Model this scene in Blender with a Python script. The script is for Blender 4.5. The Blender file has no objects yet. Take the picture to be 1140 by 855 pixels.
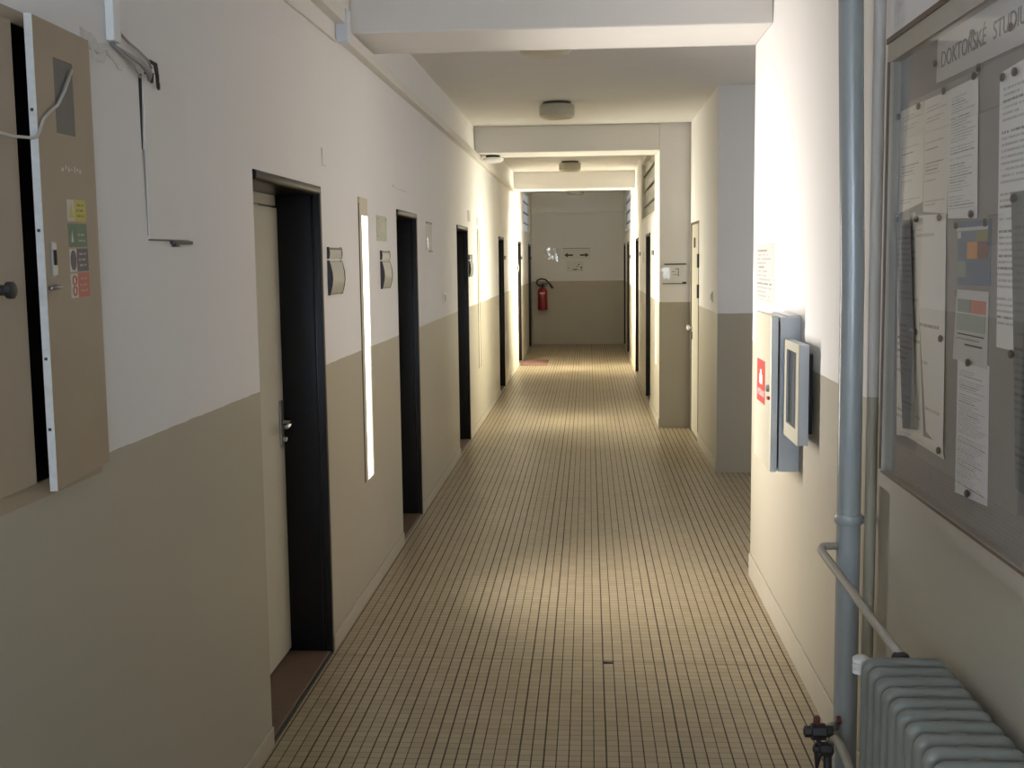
import bpy, bmesh, math, random
from mathutils import Vector, Matrix
random.seed(7)
SC = bpy.context.scene
COL = SC.collection
PI = math.pi

# ------------------------------------------------------------------ materials
def lin(c):
    return tuple(((v/255)/12.92 if v/255 <= .04045 else ((v/255+.055)/1.055)**2.4) for v in c)

def new_mat(name):
    m = bpy.data.materials.new(name); m.use_nodes = True
    nt = m.node_tree; b = nt.nodes['Principled BSDF']
    return m, nt, b

def N(nt, t, **kw):
    n = nt.nodes.new(t)
    for k, v in kw.items(): setattr(n, k, v)
    return n

def math_node(nt, op, a, b=None, c=None):
    n = N(nt, 'ShaderNodeMath', operation=op)
    for i, v in enumerate((a, b, c)):
        if v is None: continue
        if isinstance(v, (int, float)): n.inputs[i].default_value = v
        else: nt.links.new(v, n.inputs[i])
    return n.outputs[0]

def mix_col(nt, fac, a, b):
    n = N(nt, 'ShaderNodeMix', data_type='RGBA')
    for idx, v in ((0, fac), (6, a), (7, b)):
        if isinstance(v, (int, float)): n.inputs[idx].default_value = v
        elif isinstance(v, tuple): n.inputs[idx].default_value = (*v[:3], 1)
        else: nt.links.new(v, n.inputs[idx])
    return n.outputs[2]

def noise(nt, vec, scale, detail=3):
    n = N(nt, 'ShaderNodeTexNoise'); n.inputs['Scale'].default_value = scale; n.inputs['Detail'].default_value = detail
    nt.links.new(vec, n.inputs['Vector']); return n.outputs['Fac']

def simple(name, col, rough=.5, metal=0, var=.06, scale=30, bump=0, spec=.5):
    m, nt, b = new_mat(name)
    tc = N(nt, 'ShaderNodeTexCoord')
    f = noise(nt, tc.outputs['Object'], scale)
    lo = tuple(max(0, c*(1-var)) for c in col); hi = tuple(min(1, c*(1+var)) for c in col)
    nt.links.new(mix_col(nt, f, lo, hi), b.inputs['Base Color'])
    b.inputs['Roughness'].default_value = rough; b.inputs['Metallic'].default_value = metal
    b.inputs['Specular IOR Level'].default_value = spec
    if bump:
        bn = N(nt, 'ShaderNodeBump'); bn.inputs['Strength'].default_value = bump; bn.inputs['Distance'].default_value = .002
        nt.links.new(f, bn.inputs['Height']); nt.links.new(bn.outputs['Normal'], b.inputs['Normal'])
    return m

WALL_UP = (.74, .72, .705); WALL_LO = (.385, .35, .275)
def wall_mat(name, split=1.225, up=WALL_UP, lo=WALL_LO):
    m, nt, b = new_mat(name)
    g = N(nt, 'ShaderNodeNewGeometry'); s = N(nt, 'ShaderNodeSeparateXYZ')
    nt.links.new(g.outputs['Position'], s.inputs[0])
    n1 = noise(nt, g.outputs['Position'], 5, 4)
    n2 = noise(nt, g.outputs['Position'], 1.3, 3)
    wob = math_node(nt, 'MULTIPLY_ADD', noise(nt, g.outputs['Position'], 14, 4), .008, split-.004)
    fac = math_node(nt, 'GREATER_THAN', s.outputs['Z'], wob)
    u = mix_col(nt, n2, tuple(c*.96 for c in up), tuple(min(1, c*1.03) for c in up))
    l = mix_col(nt, n2, tuple(c*.93 for c in lo), tuple(c*1.06 for c in lo))
    nt.links.new(mix_col(nt, fac, l, u), b.inputs['Base Color'])
    nt.links.new(math_node(nt, 'MULTIPLY_ADD', fac, .35, .42), b.inputs['Roughness'])
    b.inputs['Specular IOR Level'].default_value = .4
    n3 = noise(nt, g.outputs['Position'], 60, 3)
    bn = N(nt, 'ShaderNodeBump'); bn.inputs['Strength'].default_value = .12; bn.inputs['Distance'].default_value = .003
    nt.links.new(n3, bn.inputs['Height']); nt.links.new(bn.outputs['Normal'], b.inputs['Normal'])
    return m

def floor_mat():
    m, nt, b = new_mat('floor mosaic tiles')
    g = N(nt, 'ShaderNodeNewGeometry'); s = N(nt, 'ShaderNodeSeparateXYZ')
    nt.links.new(g.outputs['Position'], s.inputs[0])
    T = .04175
    wig = noise(nt, g.outputs['Position'], 3, 2)
    x = math_node(nt, 'ADD', s.outputs['X'], math_node(nt, 'MULTIPLY_ADD', wig, .003, -.0015))
    tx = math_node(nt, 'MULTIPLY_ADD', x, 1/T, -.011/T+200)
    ty = math_node(nt, 'MULTIPLY_ADD', s.outputs['Y'], 1/T, -3.616/T+200)
    fx = math_node(nt, 'FRACT', tx); fy = math_node(nt, 'FRACT', ty)
    def edge(f): # distance to the nearest joint, in metres
        return math_node(nt, 'MULTIPLY', math_node(nt, 'MINIMUM', f, math_node(nt, 'SUBTRACT', 1, f)), T)
    ex = edge(fx); ey = edge(fy)
    # joints along the corridor are wider and dirtier than those across it
    ci = N(nt, 'ShaderNodeCombineXYZ'); nt.links.new(math_node(nt, 'ROUND', tx), ci.inputs[0])
    wn = N(nt, 'ShaderNodeTexWhiteNoise', noise_dimensions='3D'); nt.links.new(ci.outputs[0], wn.inputs['Vector'])
    stain = noise(nt, g.outputs['Position'], 9, 3)
    wx = math_node(nt, 'MULTIPLY_ADD', wn.outputs['Value'], .0014, .0012)
    wx = math_node(nt, 'ADD', wx, math_node(nt, 'MULTIPLY', stain, .0010))
    jx = math_node(nt, 'LESS_THAN', ex, wx); jy = math_node(nt, 'LESS_THAN', ey, .0013)
    cv = N(nt, 'ShaderNodeCombineXYZ')
    nt.links.new(math_node(nt, 'FLOOR', tx), cv.inputs[0]); nt.links.new(math_node(nt, 'FLOOR', ty), cv.inputs[1])
    wt = N(nt, 'ShaderNodeTexWhiteNoise', noise_dimensions='3D'); nt.links.new(cv.outputs[0], wt.inputs['Vector'])
    big = noise(nt, g.outputs['Position'], 1.6, 4)
    tile = mix_col(nt, wt.outputs['Value'], (.305, .245, .155), (.365, .298, .193))
    tile = mix_col(nt, math_node(nt, 'MULTIPLY', big, .35), tile, (.24, .19, .12))
    c = mix_col(nt, jy, tile, (.11, .08, .045))
    c = mix_col(nt, jx, c, (.042, .030, .017))
    # the expansion joint that crosses the floor by the first door
    jl = math_node(nt, 'MULTIPLY_ADD', s.outputs['X'], .038, s.outputs['Y'])
    seam = math_node(nt, 'LESS_THAN', math_node(nt, 'ABSOLUTE', math_node(nt, 'SUBTRACT', jl, 4.565)), .0028)
    c = mix_col(nt, seam, c, (.06, .045, .028))
    nt.links.new(c, b.inputs['Base Color'])
    anyj = math_node(nt, 'MAXIMUM', jx, jy)
    nt.links.new(math_node(nt, 'MULTIPLY_ADD', anyj, .35, math_node(nt, 'MULTIPLY_ADD', big, .15, .30)), b.inputs['Roughness'])
    b.inputs['Specular IOR Level'].default_value = .45
    bn = N(nt, 'ShaderNodeBump'); bn.inputs['Strength'].default_value = .35; bn.inputs['Distance'].default_value = .001
    nt.links.new(math_node(nt, 'SUBTRACT', 1, anyj), bn.inputs['Height']); nt.links.new(bn.outputs['Normal'], b.inputs['Normal'])
    return m

def paper_mat(name, base, ink, lines, dens=.5, head=0, margin=.1, axes=('Y', 'Z'), scale_w=60):
    """a sheet covered by rows of fine illegible print"""
    m, nt, b = new_mat(name)
    tc = N(nt, 'ShaderNodeTexCoord'); s = N(nt, 'ShaderNodeSeparateXYZ')
    nt.links.new(tc.outputs['Generated'], s.inputs[0])
    u, v = s.outputs[axes[0]], s.outputs[axes[1]]
    row = math_node(nt, 'MULTIPLY', v, lines)
    ri = math_node(nt, 'FLOOR', row); rf = math_node(nt, 'FRACT', row)
    on = math_node(nt, 'LESS_THAN', rf, .42)
    cb = N(nt, 'ShaderNodeCombineXYZ'); nt.links.new(math_node(nt, 'MULTIPLY', u, scale_w), cb.inputs[0]); nt.links.new(math_node(nt, 'MULTIPLY', ri, 7.3), cb.inputs[1])
    nz = noise(nt, cb.outputs[0], 1, 1)
    word = math_node(nt, 'GREATER_THAN', nz, .42)
    cr = N(nt, 'ShaderNodeCombineXYZ'); nt.links.new(ri, cr.inputs[0])
    wr = N(nt, 'ShaderNodeTexWhiteNoise', noise_dimensions='3D'); nt.links.new(cr.outputs[0], wr.inputs['Vector'])
    used = math_node(nt, 'LESS_THAN', wr.outputs['Value'], dens)
    # generated Y runs from near to far; the print starts at the far (left) margin
    lenr = math_node(nt, 'MULTIPLY', wr.outputs['Color'] if False else math_node(nt, 'FRACT', math_node(nt, 'MULTIPLY', wr.outputs['Value'], 13.7)), .45)
    inm = math_node(nt, 'MULTIPLY', math_node(nt, 'GREATER_THAN', u, math_node(nt, 'ADD', lenr, margin)), math_node(nt, 'LESS_THAN', u, 1-margin))
    inv = math_node(nt, 'MULTIPLY', math_node(nt, 'GREATER_THAN', v, .08), math_node(nt, 'LESS_THAN', v, .93-head))
    f = on
    for t in (word, used, inm, inv): f = math_node(nt, 'MULTIPLY', f, t)
    bold = math_node(nt, 'GREATER_THAN', math_node(nt, 'FRACT', math_node(nt, 'MULTIPLY', wr.outputs['Value'], 31.1)), .86)
    f = math_node(nt, 'MULTIPLY', f, math_node(nt, 'MULTIPLY_ADD', bold, .4, .55))
    nt.links.new(mix_col(nt, f, base, ink), b.inputs['Base Color'])
    b.inputs['Roughness'].default_value = .6
    return m

def glass_mat(name, tint=(1, 1, 1), ior=1.45, rough=.01):
    m = bpy.data.materials.new(name); m.use_nodes = True; nt = m.node_tree; nt.nodes.clear()
    o = N(nt, 'ShaderNodeOutputMaterial'); t = N(nt, 'ShaderNodeBsdfTransparent'); g = N(nt, 'ShaderNodeBsdfGlossy')
    t.inputs[0].default_value = (*tint, 1); g.inputs['Roughness'].default_value = rough
    lw = N(nt, 'ShaderNodeLayerWeight'); lw.inputs['Blend'].default_value = .5
    fr = math_node(nt, 'MULTIPLY_ADD', math_node(nt, 'POWER', lw.outputs['Facing'], 5), .62, ((ior-1)/(ior+1))**2)
    mx = N(nt, 'ShaderNodeMixShader')
    nt.links.new(fr, mx.inputs[0]); nt.links.new(t.outputs[0], mx.inputs[1]); nt.links.new(g.outputs[0], mx.inputs[2])
    nt.links.new(mx.outputs[0], o.inputs[0]); return m

def emit_mat(name, col, strength):
    m, nt, b = new_mat(name)
    b.inputs['Base Color'].default_value = (*col, 1)
    b.inputs['Emission Color'].default_value = (*col, 1); b.inputs['Emission Strength'].default_value = strength
    return m

M = {}
M['wall'] = wall_mat('two tone wall paint')
M['white_wall'] = simple('white ceiling paint', (.72, .70, .67), .75, var=.03, scale=4, bump=.05)
M['floor'] = floor_mat()
M['dark'] = simple('dark void', (.008, .007, .006), .8)  # near-black colour standing in for shade in gaps and hollows
M['black_frame'] = simple('black brown lacquer', (.008, .007, .007), .38, var=.3, scale=8, spec=.22)
M['gloss_frame'] = simple('glossy brown lacquer', (.012, .008, .005), .28, var=.3, scale=8, spec=.25)
M['door_leaf'] = simple('cream door paint', (.52, .49, .40), .4, var=.04, scale=6)
M['threshold'] = simple('worn brown threshold', (.12, .075, .05), .5, var=.25, scale=25)
M['steel'] = simple('worn steel', (.35, .35, .35), .35, metal=.9)
M['chrome'] = simple('bright metal', (.6, .6, .6), .2, metal=1)
M['cab_beige'] = simple('beige cabinet paint', (.33, .26, .18), .5, var=.1, scale=5)
M['white_edge'] = simple('chipped white edge', (.62, .60, .57), .6, var=.15, scale=60)
M['white_plastic'] = simple('white plastic', (.74, .74, .73), .4)
M['wire_grey'] = simple('grey wire', (.32, .30, .28), .6)
M['wire_pale'] = simple('dusty white cable', (.50, .48, .45), .5)
M['wire_dark'] = simple('dark wire', (.03, .03, .03), .5)
M['meter_grey'] = simple('grey inspection opening', (.105, .10, .09), .5)
M['pipe'] = simple('grey green enamel pipe', (.33, .35, .345), .27, var=.06, scale=12, bump=.05, spec=.8)
M['radiator'] = simple('grey radiator enamel', (.18, .185, .165), .38, var=.12, scale=18, bump=.1)
M['board_back'] = simple('grey cork board', (.265, .242, .228), .8, var=.08, scale=90)
M['board_frame'] = simple('beige board frame', (.38, .34, .28), .45)
M['glass'] = glass_mat('board glass')
M['pin'] = simple('dark pushpin', (.035, .028, .028), .4)
M['paper'] = paper_mat('printed paper', (.70, .68, .65), (.16, .15, .15), 46, .75)
M['paper_warm'] = paper_mat('printed warm paper', (.70, .65, .58), (.2, .18, .15), 34, .45)
M['paper_plain'] = paper_mat('sparse printed paper', (.70, .66, .61), (.25, .22, .2), 30, .22)
M['paper_grey'] = paper_mat('grey printed sheet', (.14, .145, .15), (.05, .05, .055), 40, .7)
M['paper_dense'] = paper_mat('dense printed paper', (.66, .64, .63), (.16, .155, .16), 58, .92, margin=.07)
M['paper_blank'] = simple('blank paper', (.54, .52, .505), .6, var=.02)
M['paper_faint'] = paper_mat('faint poster', (.36, .345, .33), (.15, .14, .135), 15, .9, scale_w=9)
M['banner_ink'] = simple('faded banner ink', (.17, .155, .15), .7)
M['ink'] = simple('dark ink', (.05, .045, .045), .7)
M['poster_blue'] = simple('blue print', (.09, .14, .22), .5, var=.25, scale=40)
M['orange'] = simple('orange print', (.55, .22, .05), .5)
M['maroon'] = simple('maroon print', (.18, .055, .04), .5)
M['olive'] = simple('olive print', (.20, .18, .05), .5)
M['sage'] = simple('sage green print', (.20, .25, .20), .5)
M['coral'] = simple('coral print', (.48, .14, .08), .5)
M['pale_sage'] = simple('pale green print', (.33, .37, .33), .5)
M['yellow'] = simple('yellow label', (.50, .43, .04), .5)
M['green'] = simple('green label', (.075, .16, .08), .5)
M['plum'] = simple('plum grey label', (.075, .06, .085), .5)
M['red_label'] = simple('faded red label', (.48, .10, .055), .5)
M['label_pale'] = simple('faded label print', (.36, .33, .30), .5)
M['label_white'] = simple('label white', (.55, .50, .45), .5)
M['cream_box'] = simple('cream steel cabinet', (.56, .53, .42), .35, var=.03)
M['red'] = simple('red paint', (.42, .012, .012), .35)
M['red_sticker'] = simple('red sticker', (.50, .045, .04), .4)
M['ext_red'] = simple('extinguisher red', (.27, .010, .016), .35)
M['rubber'] = simple('black rubber', (.012, .012, .012), .5)
M['plate_face'] = simple('aluminium sign face', (.36, .35, .31), .35, metal=.3)
M['plate_dark'] = simple('dark sign caps', (.02, .018, .025), .4)
M['lamp_glass'] = simple('yellowed opal glass', (.50, .47, .37), .35)
M['lamp_base'] = simple('dark lamp base', (.06, .055, .05), .5)
M['slot_lit'] = emit_mat('daylit frosted slit', (1, .96, .88), 3.2)
M['slot_panel'] = simple('cream slit panel', (.56, .50, .38), .5)
M['window_day'] = emit_mat('overcast daylight', (.80, .90, 1.0), 1.5)  # glow for the panes of the three added windows
M['transom_glass'] = simple('frosted transom glass', (.50, .51, .47), .25, var=.12, scale=3)
M['transom_lit'] = emit_mat('daylit frosted transom glass', (.45, .50, .55), .45)
M['transom_frame'] = simple('cream transom frame', (.60, .57, .48), .45)
M['mat'] = simple('faded pink doormat', (.20, .10, .08), .9, var=.2, scale=60)
M['film'] = glass_mat('clear plastic film', (.9, .9, .9), 1.6, .12)
M['notice_grey'] = simple('grey notice paper', (.50, .49, .45), .5, var=.12, scale=25)
M['notice_white'] = simple('white notice sheet', (.66, .65, .62), .45, var=.06, scale=25)
M['notice_green'] = simple('pale green notice', (.47, .49, .36), .5, var=.2, scale=30)
M['crinkle'] = simple('crumpled film', (.95, .95, .95), .22, metal=.35, var=.05, scale=45)  # near-white patches paint the glints on clear film
M['valve_dark'] = simple('dark cast valve', (.028, .026, .026), .5)
M['valve_red'] = simple('red valve tag', (.13, .04, .035), .5)
M['cabinet_dark_glass'] = simple('dark blue grey glass', (.055, .065, .075), .12, var=.3, scale=12)
M['pale_blue'] = simple('pale grey cabinet side', (.60, .64, .69), .4, var=.04)  # cool light painted into the cabinet sides; also the coupler's grey

# ------------------------------------------------------------------ mesh building
class MB:
    def __init__(s): s.bm = bmesh.new()
    def box(s, x0, x1, y0, y1, z0, z1, bevel=0, seg=2):
        r = bmesh.ops.create_cube(s.bm, size=1); vs = r['verts']
        for v in vs:
            v.co = ((x0+x1)/2+v.co.x*(x1-x0), (y0+y1)/2+v.co.y*(y1-y0), (z0+z1)/2+v.co.z*(z1-z0))
        if bevel:
            es = {e for v in vs for e in v.link_edges}
            bmesh.ops.bevel(s.bm, geom=list(es), offset=bevel, segments=seg, affect='EDGES', profile=.5)
        return s
    def prism(s, pts, d):
        """closed polygon of 3-D points extruded along d"""
        a = [s.bm.verts.new(p) for p in pts]; b = [s.bm.verts.new(Vector(p)+Vector(d)) for p in pts]
        n = len(pts)
        f = [s.bm.faces.new(a[::-1]), s.bm.faces.new(b)]
        for i in range(n): f.append(s.bm.faces.new((a[i], a[(i+1) % n], b[(i+1) % n], b[i])))
        return s
    def lathe(s, prof, c=(0, 0, 0), axis='Z', n=28):
        rings = []
        for r, h in prof:
            ring = []
            for i in range(n):
                a = 2*PI*i/n; p = (max(r, 1e-4)*math.cos(a), max(r, 1e-4)*math.sin(a), h)
                if axis == 'X': p = (p[2], p[0], p[1])
                elif axis == 'Y': p = (p[0], p[2], p[1])
                ring.append(s.bm.verts.new((c[0]+p[0], c[1]+p[1], c[2]+p[2])))
            rings.append(ring)
        for a, b in zip(rings, rings[1:]):
            for i in range(n): s.bm.faces.new((a[i], a[(i+1) % n], b[(i+1) % n], b[i]))
        s.bm.faces.new(rings[0][::-1]); s.bm.faces.new(rings[-1]); return s
    def tube(s, pts, r, n=10, closed=False, rb=None):
        """swept tube; rb = second radius (along the binormal)"""
        pts = [Vector(p) for p in pts]; rings = []; m = len(pts)
        up = None
        for i, p in enumerate(pts):
            a = pts[(i-1) % m] if closed or i > 0 else p; b = pts[(i+1) % m] if closed or i < m-1 else p
            t = (b-a).normalized()
            if up is None:
                up = Vector((0, 0, 1)) if abs(t.z) < .9 else Vector((0, 1, 0))
                if closed: up = Vector((0, 1, 0))
            u = (up-t*up.dot(t)).normalized(); w = t.cross(u); up = u
            rr = r[i] if isinstance(r, (list, tuple)) else r
            rings.append([s.bm.verts.new(p+u*((rb or rr)*math.cos(2*PI*k/n))+w*(rr*math.sin(2*PI*k/n))) for k in range(n)])
        prs = list(zip(rings, rings[1:]+rings[:1])) if closed else list(zip(rings, rings[1:]))
        for a, b in prs:
            for k in range(n): s.bm.faces.new((a[k], a[(k+1) % n], b[(k+1) % n], b[k]))
        if not closed: s.bm.faces.new(rings[0][::-1]); s.bm.faces.new(rings[-1])
        return s
    def slab(s, rect, holes, f, thick):
        """plate over rect (u0,u1,v0,v1) with rectangular holes (u0,u1,v0,v1,depth or None); f(u,v,w) -> xyz, w = depth from the face"""
        us = sorted({rect[0], rect[1], *[h[i] for h in holes for i in (0, 1)]}); vs = sorted({rect[2], rect[3], *[h[i] for h in holes for i in (2, 3)]})
        us = [u for u in us if rect[0] <= u <= rect[1]]; vs = [v for v in vs if rect[2] <= v <= rect[3]]
        cache = {}
        def V(u, v, w):
            k = (round(u, 5), round(v, 5), round(w, 5))
            if k not in cache: cache[k] = s.bm.verts.new(f(u, v, w))
            return cache[k]
        def depth(i, j):
            if i < 0 or j < 0 or i >= len(us)-1 or j >= len(vs)-1: return thick
            cu, cv = (us[i]+us[i+1])/2, (vs[j]+vs[j+1])/2
            for h in holes:
                if h[0] < cu < h[1] and h[2] < cv < h[3]: return h[4] if h[4] else thick
            return 0
        def face(*p):
            q = [];
            for v in p:
                if v not in q: q.append(v)
            if len(q) > 2:
                try: s.bm.faces.new(q)
                except ValueError: pass
        for i in range(len(us)-1):
            for j in range(len(vs)-1):
                d = depth(i, j)
                if d < thick:
                    face(V(us[i], vs[j], d), V(us[i+1], vs[j], d), V(us[i+1], vs[j+1], d), V(us[i], vs[j+1], d))
                    face(V(us[i], vs[j+1], thick), V(us[i+1], vs[j+1], thick), V(us[i+1], vs[j], thick), V(us[i], vs[j], thick))
                for di, dj, e in ((-1, 0, 0), (1, 0, 1), (0, -1, 2), (0, 1, 3)):
                    d2 = depth(i+di, j+dj)
                    if d2 > d:
                        if e == 0: a, b = (us[i], vs[j]), (us[i], vs[j+1])
                        elif e == 1: a, b = (us[i+1], vs[j+1]), (us[i+1], vs[j])
                        elif e == 2: a, b = (us[i+1], vs[j]), (us[i], vs[j])
                        else: a, b = (us[i], vs[j+1]), (us[i+1], vs[j+1])
                        face(V(*a, d), V(*b, d), V(*b, d2), V(*a, d2))
        return s
    def build(s, name, mat, parent=None, smooth=False, origin=None):
        bm = s.bm
        bmesh.ops.recalc_face_normals(bm, faces=bm.faces[:])
        if parent is not None:
            o = Vector((0, 0, 0)); p = parent
            while p is not None: o += p.location; p = p.parent
        elif origin is not None: o = Vector(origin)
        else:
            co = [v.co for v in bm.verts]
            o = Vector(((min(c.x for c in co)+max(c.x for c in co))/2, (min(c.y for c in co)+max(c.y for c in co))/2, min(c.z for c in co)))
        for v in bm.verts: v.co -= o
        me = bpy.data.meshes.new(name); bm.to_mesh(me); bm.free()
        if smooth:
            for p in me.polygons: p.use_smooth = True
            if smooth == 'auto':
                me.set_sharp_from_angle(angle=math.radians(40))
        me.materials.append(mat if not isinstance(mat, str) else M[mat])
        ob = bpy.data.objects.new(name, me); COL.objects.link(ob)
        if parent is not None: ob.parent = parent
        else: ob.location = o
        return ob

def bx(*a, **k): return MB().box(*a, **k)
def tag(o, label, cat, group=None, kind=None):
    o['label'] = label; o['category'] = cat
    if group: o['group'] = group
    if kind: o['kind'] = kind
    return o
def thing(name, loc, label, cat, group=None, kind=None):
    o = bpy.data.objects.new(name, None); o.empty_display_size = .05; COL.objects.link(o); o.location = loc
    return tag(o, label, cat, group, kind)
def part(o, label): o['label'] = label; return o

def text_part(s, name, mat, parent, origin, size, xdir, ydir, extrude=.0004, align='LEFT'):
    """lettering as a mesh part standing on a surface"""
    cu = bpy.data.curves.new(name+' curve', 'FONT'); cu.body = s; cu.size = size; cu.extrude = extrude; cu.align_x = align
    tmp = bpy.data.objects.new(name+' tmp', cu); COL.objects.link(tmp)
    dg = bpy.context.evaluated_depsgraph_get(); me = bpy.data.meshes.new_from_object(tmp.evaluated_get(dg))
    bpy.data.objects.remove(tmp); bpy.data.curves.remove(cu)
    X = Vector(xdir); Y = Vector(ydir); Z = X.cross(Y)
    o = Vector((0, 0, 0)); p = parent
    while p is not None: o += p.location; p = p.parent
    for v in me.vertices: v.co = Vector(origin)+X*v.co.x+Y*v.co.y+Z*v.co.z-o
    me.materials.clear(); me.materials.append(M[mat])
    me.name = name
    ob = bpy.data.objects.new(name, me); COL.objects.link(ob); ob.parent = parent; return ob

# ------------------------------------------------------------------ dimensions (metres, camera above the origin, corridor along +Y)
L, R, RR, RF = -1.09, .833, .976, .682       # left wall, right near wall, recess wall, far right wall
CZ = 2.92; Y0, Y1 = -3.2, 22.2
P0, P1 = 5.87, 8.75                            # side passage
PIL = 11.1
BEAMS = [(5.33, 5.86), (11.1, 11.62), (16.9, 17.42)]

left_doors = [(3.70, 4.64, 1.955), (6.50, 7.26, 1.945), (9.49, 10.345, 1.945), (13.93, 14.75, 1.935), (17.72, 18.5, 1.935), (20.85, 21.6, 1.93)]
right_doors = [(12.72, 13.62, 1.93), (15.70, 16.60, 1.93), (19.3, 20.15, 1.93), (21.2, 22.0, 1.93)]
slots_left = [(5.41, 5.65), (11.25, 11.49), (17.12, 17.36)]
slots_right = [(11.50, 11.76), (17.12, 17.36)]
SZ0, SZ1 = .575, 1.957

# ------------------------------------------------------------------ the room
fl = MB().slab((-1.40, 3.4, Y0-.2, Y1+.25), [(.0530, .0945, 4.536, 4.572, .012)], lambda u, v, w: (u, v, -w), .06).build('floor', 'floor')
tag(fl, 'corridor floor of small cream mosaic tiles with dark joints', 'floor', kind='structure')
hp = bx(.0534, .0941, 4.5364, 4.5716, -.0118, -.009).build('missing_tile_pit', 'dark')
tag(hp, 'dark hole in the tiled floor where one small tile is missing', 'hole', kind='structure')
ce = bx(-1.40, 3.4, Y0-.2, Y1+.25, CZ, CZ+.15).build('ceiling', 'white_wall')
tag(ce, 'white plaster corridor ceiling', 'ceiling', kind='structure')

holes = [(a, b, 0, h, None) for a, b, h in left_doors] + [(a, b, SZ0, SZ1, .032) for a, b in slots_left]
holes += [(.10, 1.30, .95, 2.35, None), (1.62, 2.45, 1.21, 2.13, .20), (19.3, 21.6, 2.10, 2.84, .06)]
wl = MB().slab((Y0, Y1, 0, CZ), holes, lambda u, v, w: (L-w, u, v), .27).build('wall_left', 'wall')
tag(wl, 'long left corridor wall, white above beige paint', 'wall', kind='structure')
wr = MB().slab((Y0, P0, 0, CZ), [], lambda u, v, w: (R+w, u, v), .25).build('wall_right', 'wall')
tag(wr, 'near right wall behind the radiator, white above beige', 'wall', kind='structure')
w = bx(R+.25, 3.2, P0-.25, P0, 0, CZ).build('wall_passage_near', 'wall'); tag(w, 'near wall of the side passage on the right', 'wall', kind='structure')
w = bx(RR, 3.2, P1, P1+.25, 0, CZ).build('wall_passage_far', 'wall'); tag(w, 'shaded wall of the side passage facing down the corridor', 'wall', kind='structure')
w = MB().slab((P0-.25, P1+.25, 0, CZ), [(6.4, 8.3, .9, 2.5, None)], lambda u, v, w: (3.2+w, u, v), .2).build('wall_passage_end', 'wall'); tag(w, 'end wall of the side passage on the right', 'wall', kind='structure')
RD = (10.24, 10.99, 1.975)
w = MB().slab((P1+.25, PIL, 0, CZ), [(RD[0], RD[1], 0, RD[2], .05)], lambda u, v, w: (RR+w, u, v), .25).build('wall_recess', 'wall')
tag(w, 'recessed right wall with the cream door, before the pilaster', 'wall', kind='structure')
holes = [(a, b, 0, h, None) for a, b, h in right_doors] + [(a, b, SZ0, SZ1, .032) for a, b in slots_right]
holes += [(11.92, 14.84, 2.10, 2.86, .06), (18.9, 21.6, 2.10, 2.84, .06)]
w = MB().slab((PIL, Y1, 0, CZ), holes, lambda u, v, w: (RF+w, u, v), RR+.25-RF).build('wall_right_far', 'wall')
tag(w, 'far right corridor wall beyond the pilaster, white above beige', 'wall', kind='structure')
w = bx(-1.40, 1.3, Y1, Y1+.2, 0, CZ).build('wall_far', 'wall'); tag(w, 'end wall of the corridor with the fire extinguisher', 'wall', kind='structure')
w = MB().slab((-1.40, 1.3, 0, CZ), [(-.95, .70, .9, 2.5, None)], lambda u, v, w: (u, Y0-w, v), .2).build('wall_back', 'wall')
tag(w, 'wall behind the viewer with a daylit window', 'wall', kind='structure')
for i, ((a, b), wh) in enumerate(zip(BEAMS, ('nearest, over the notice box', 'middle, meeting the pilaster', 'farthest, before the dark end'))):
    x1 = R if i == 0 else RF
    o = bx(L, x1, a, b, 2.69 if i == 0 else 2.67, CZ, bevel=.008).build('ceiling_beam', 'white_wall')
    tag(o, 'white ceiling beam across the corridor, '+wh, 'beam', kind='structure')
o = bx(L, RF, Y1-.10, Y1, 2.54, CZ).build('ceiling_beam', 'white_wall'); tag(o, 'low band under the ceiling along the end wall', 'beam', kind='structure')

# baseboards
def base(name, label, segs, f, h, t):
    m = MB()
    for a, b in segs: f(m, a, b, h, t)
    tag(m.build(name, 'base_paint'), label, 'baseboard', kind='structure')
M['base_paint'] = simple('beige skirting paint', (.40, .36, .285), .45, var=.08, scale=8)
segs = []; y = Y0
for a, b, h in left_doors: segs.append((y, a-.003)); y = b+.003
segs.append((y, Y1))
base('baseboard_left', 'low beige skirting along the left wall', segs, lambda m, a, b, h, t: m.box(L, L+t, a, b, 0, h, bevel=.003), .07, .008)
base('baseboard_right', 'low beige skirting along the near right wall', [(Y0, P0+.006)], lambda m, a, b, h, t: m.box(R-t, R, a, b, 0, h, bevel=.003), .12, .008)
base('baseboard_recess', 'low beige skirting in the right recess', [(P1, RD[0]-.02)], lambda m, a, b, h, t: m.box(RR-t, RR, a, b, 0, h, bevel=.003), .09, .008)
segs = []; y = PIL
for a, b, h in right_doors: segs.append((y, a-.003)); y = b+.003
base('baseboard_right_far', 'low beige skirting along the far right wall', segs, lambda m, a, b, h, t: m.box(RF-t, RF, a, b, 0, h, bevel=.003), .09, .008)
base('baseboard_far', 'pale skirting along the end wall', [(L, RF)], lambda m, a, b, h, t: m.box(a, b, Y1-t, Y1, 0, h, bevel=.003), .10, .010)

# unseen window added behind the viewer for cool daylight
wn = thing('window_1', (-.125, Y0-.1, .9), 'daylit window in the wall behind the viewer', 'window', kind='structure')
m = MB()
for a, b in ((-.95, -.89), (-.155, -.095), (.64, .70)): m.box(a, b, Y0-.14, Y0-.08, .9, 2.5)
m.box(-.89, .64, Y0-.14, Y0-.08, .9, .96); m.box(-.89, .64, Y0-.14, Y0-.08, 2.44, 2.5)
m.build('window_frame', 'white_plastic', wn)
bx(-.89, .64, Y0-.115, Y0-.11, .96, 2.44).build('pane', 'window_day', wn)

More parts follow.
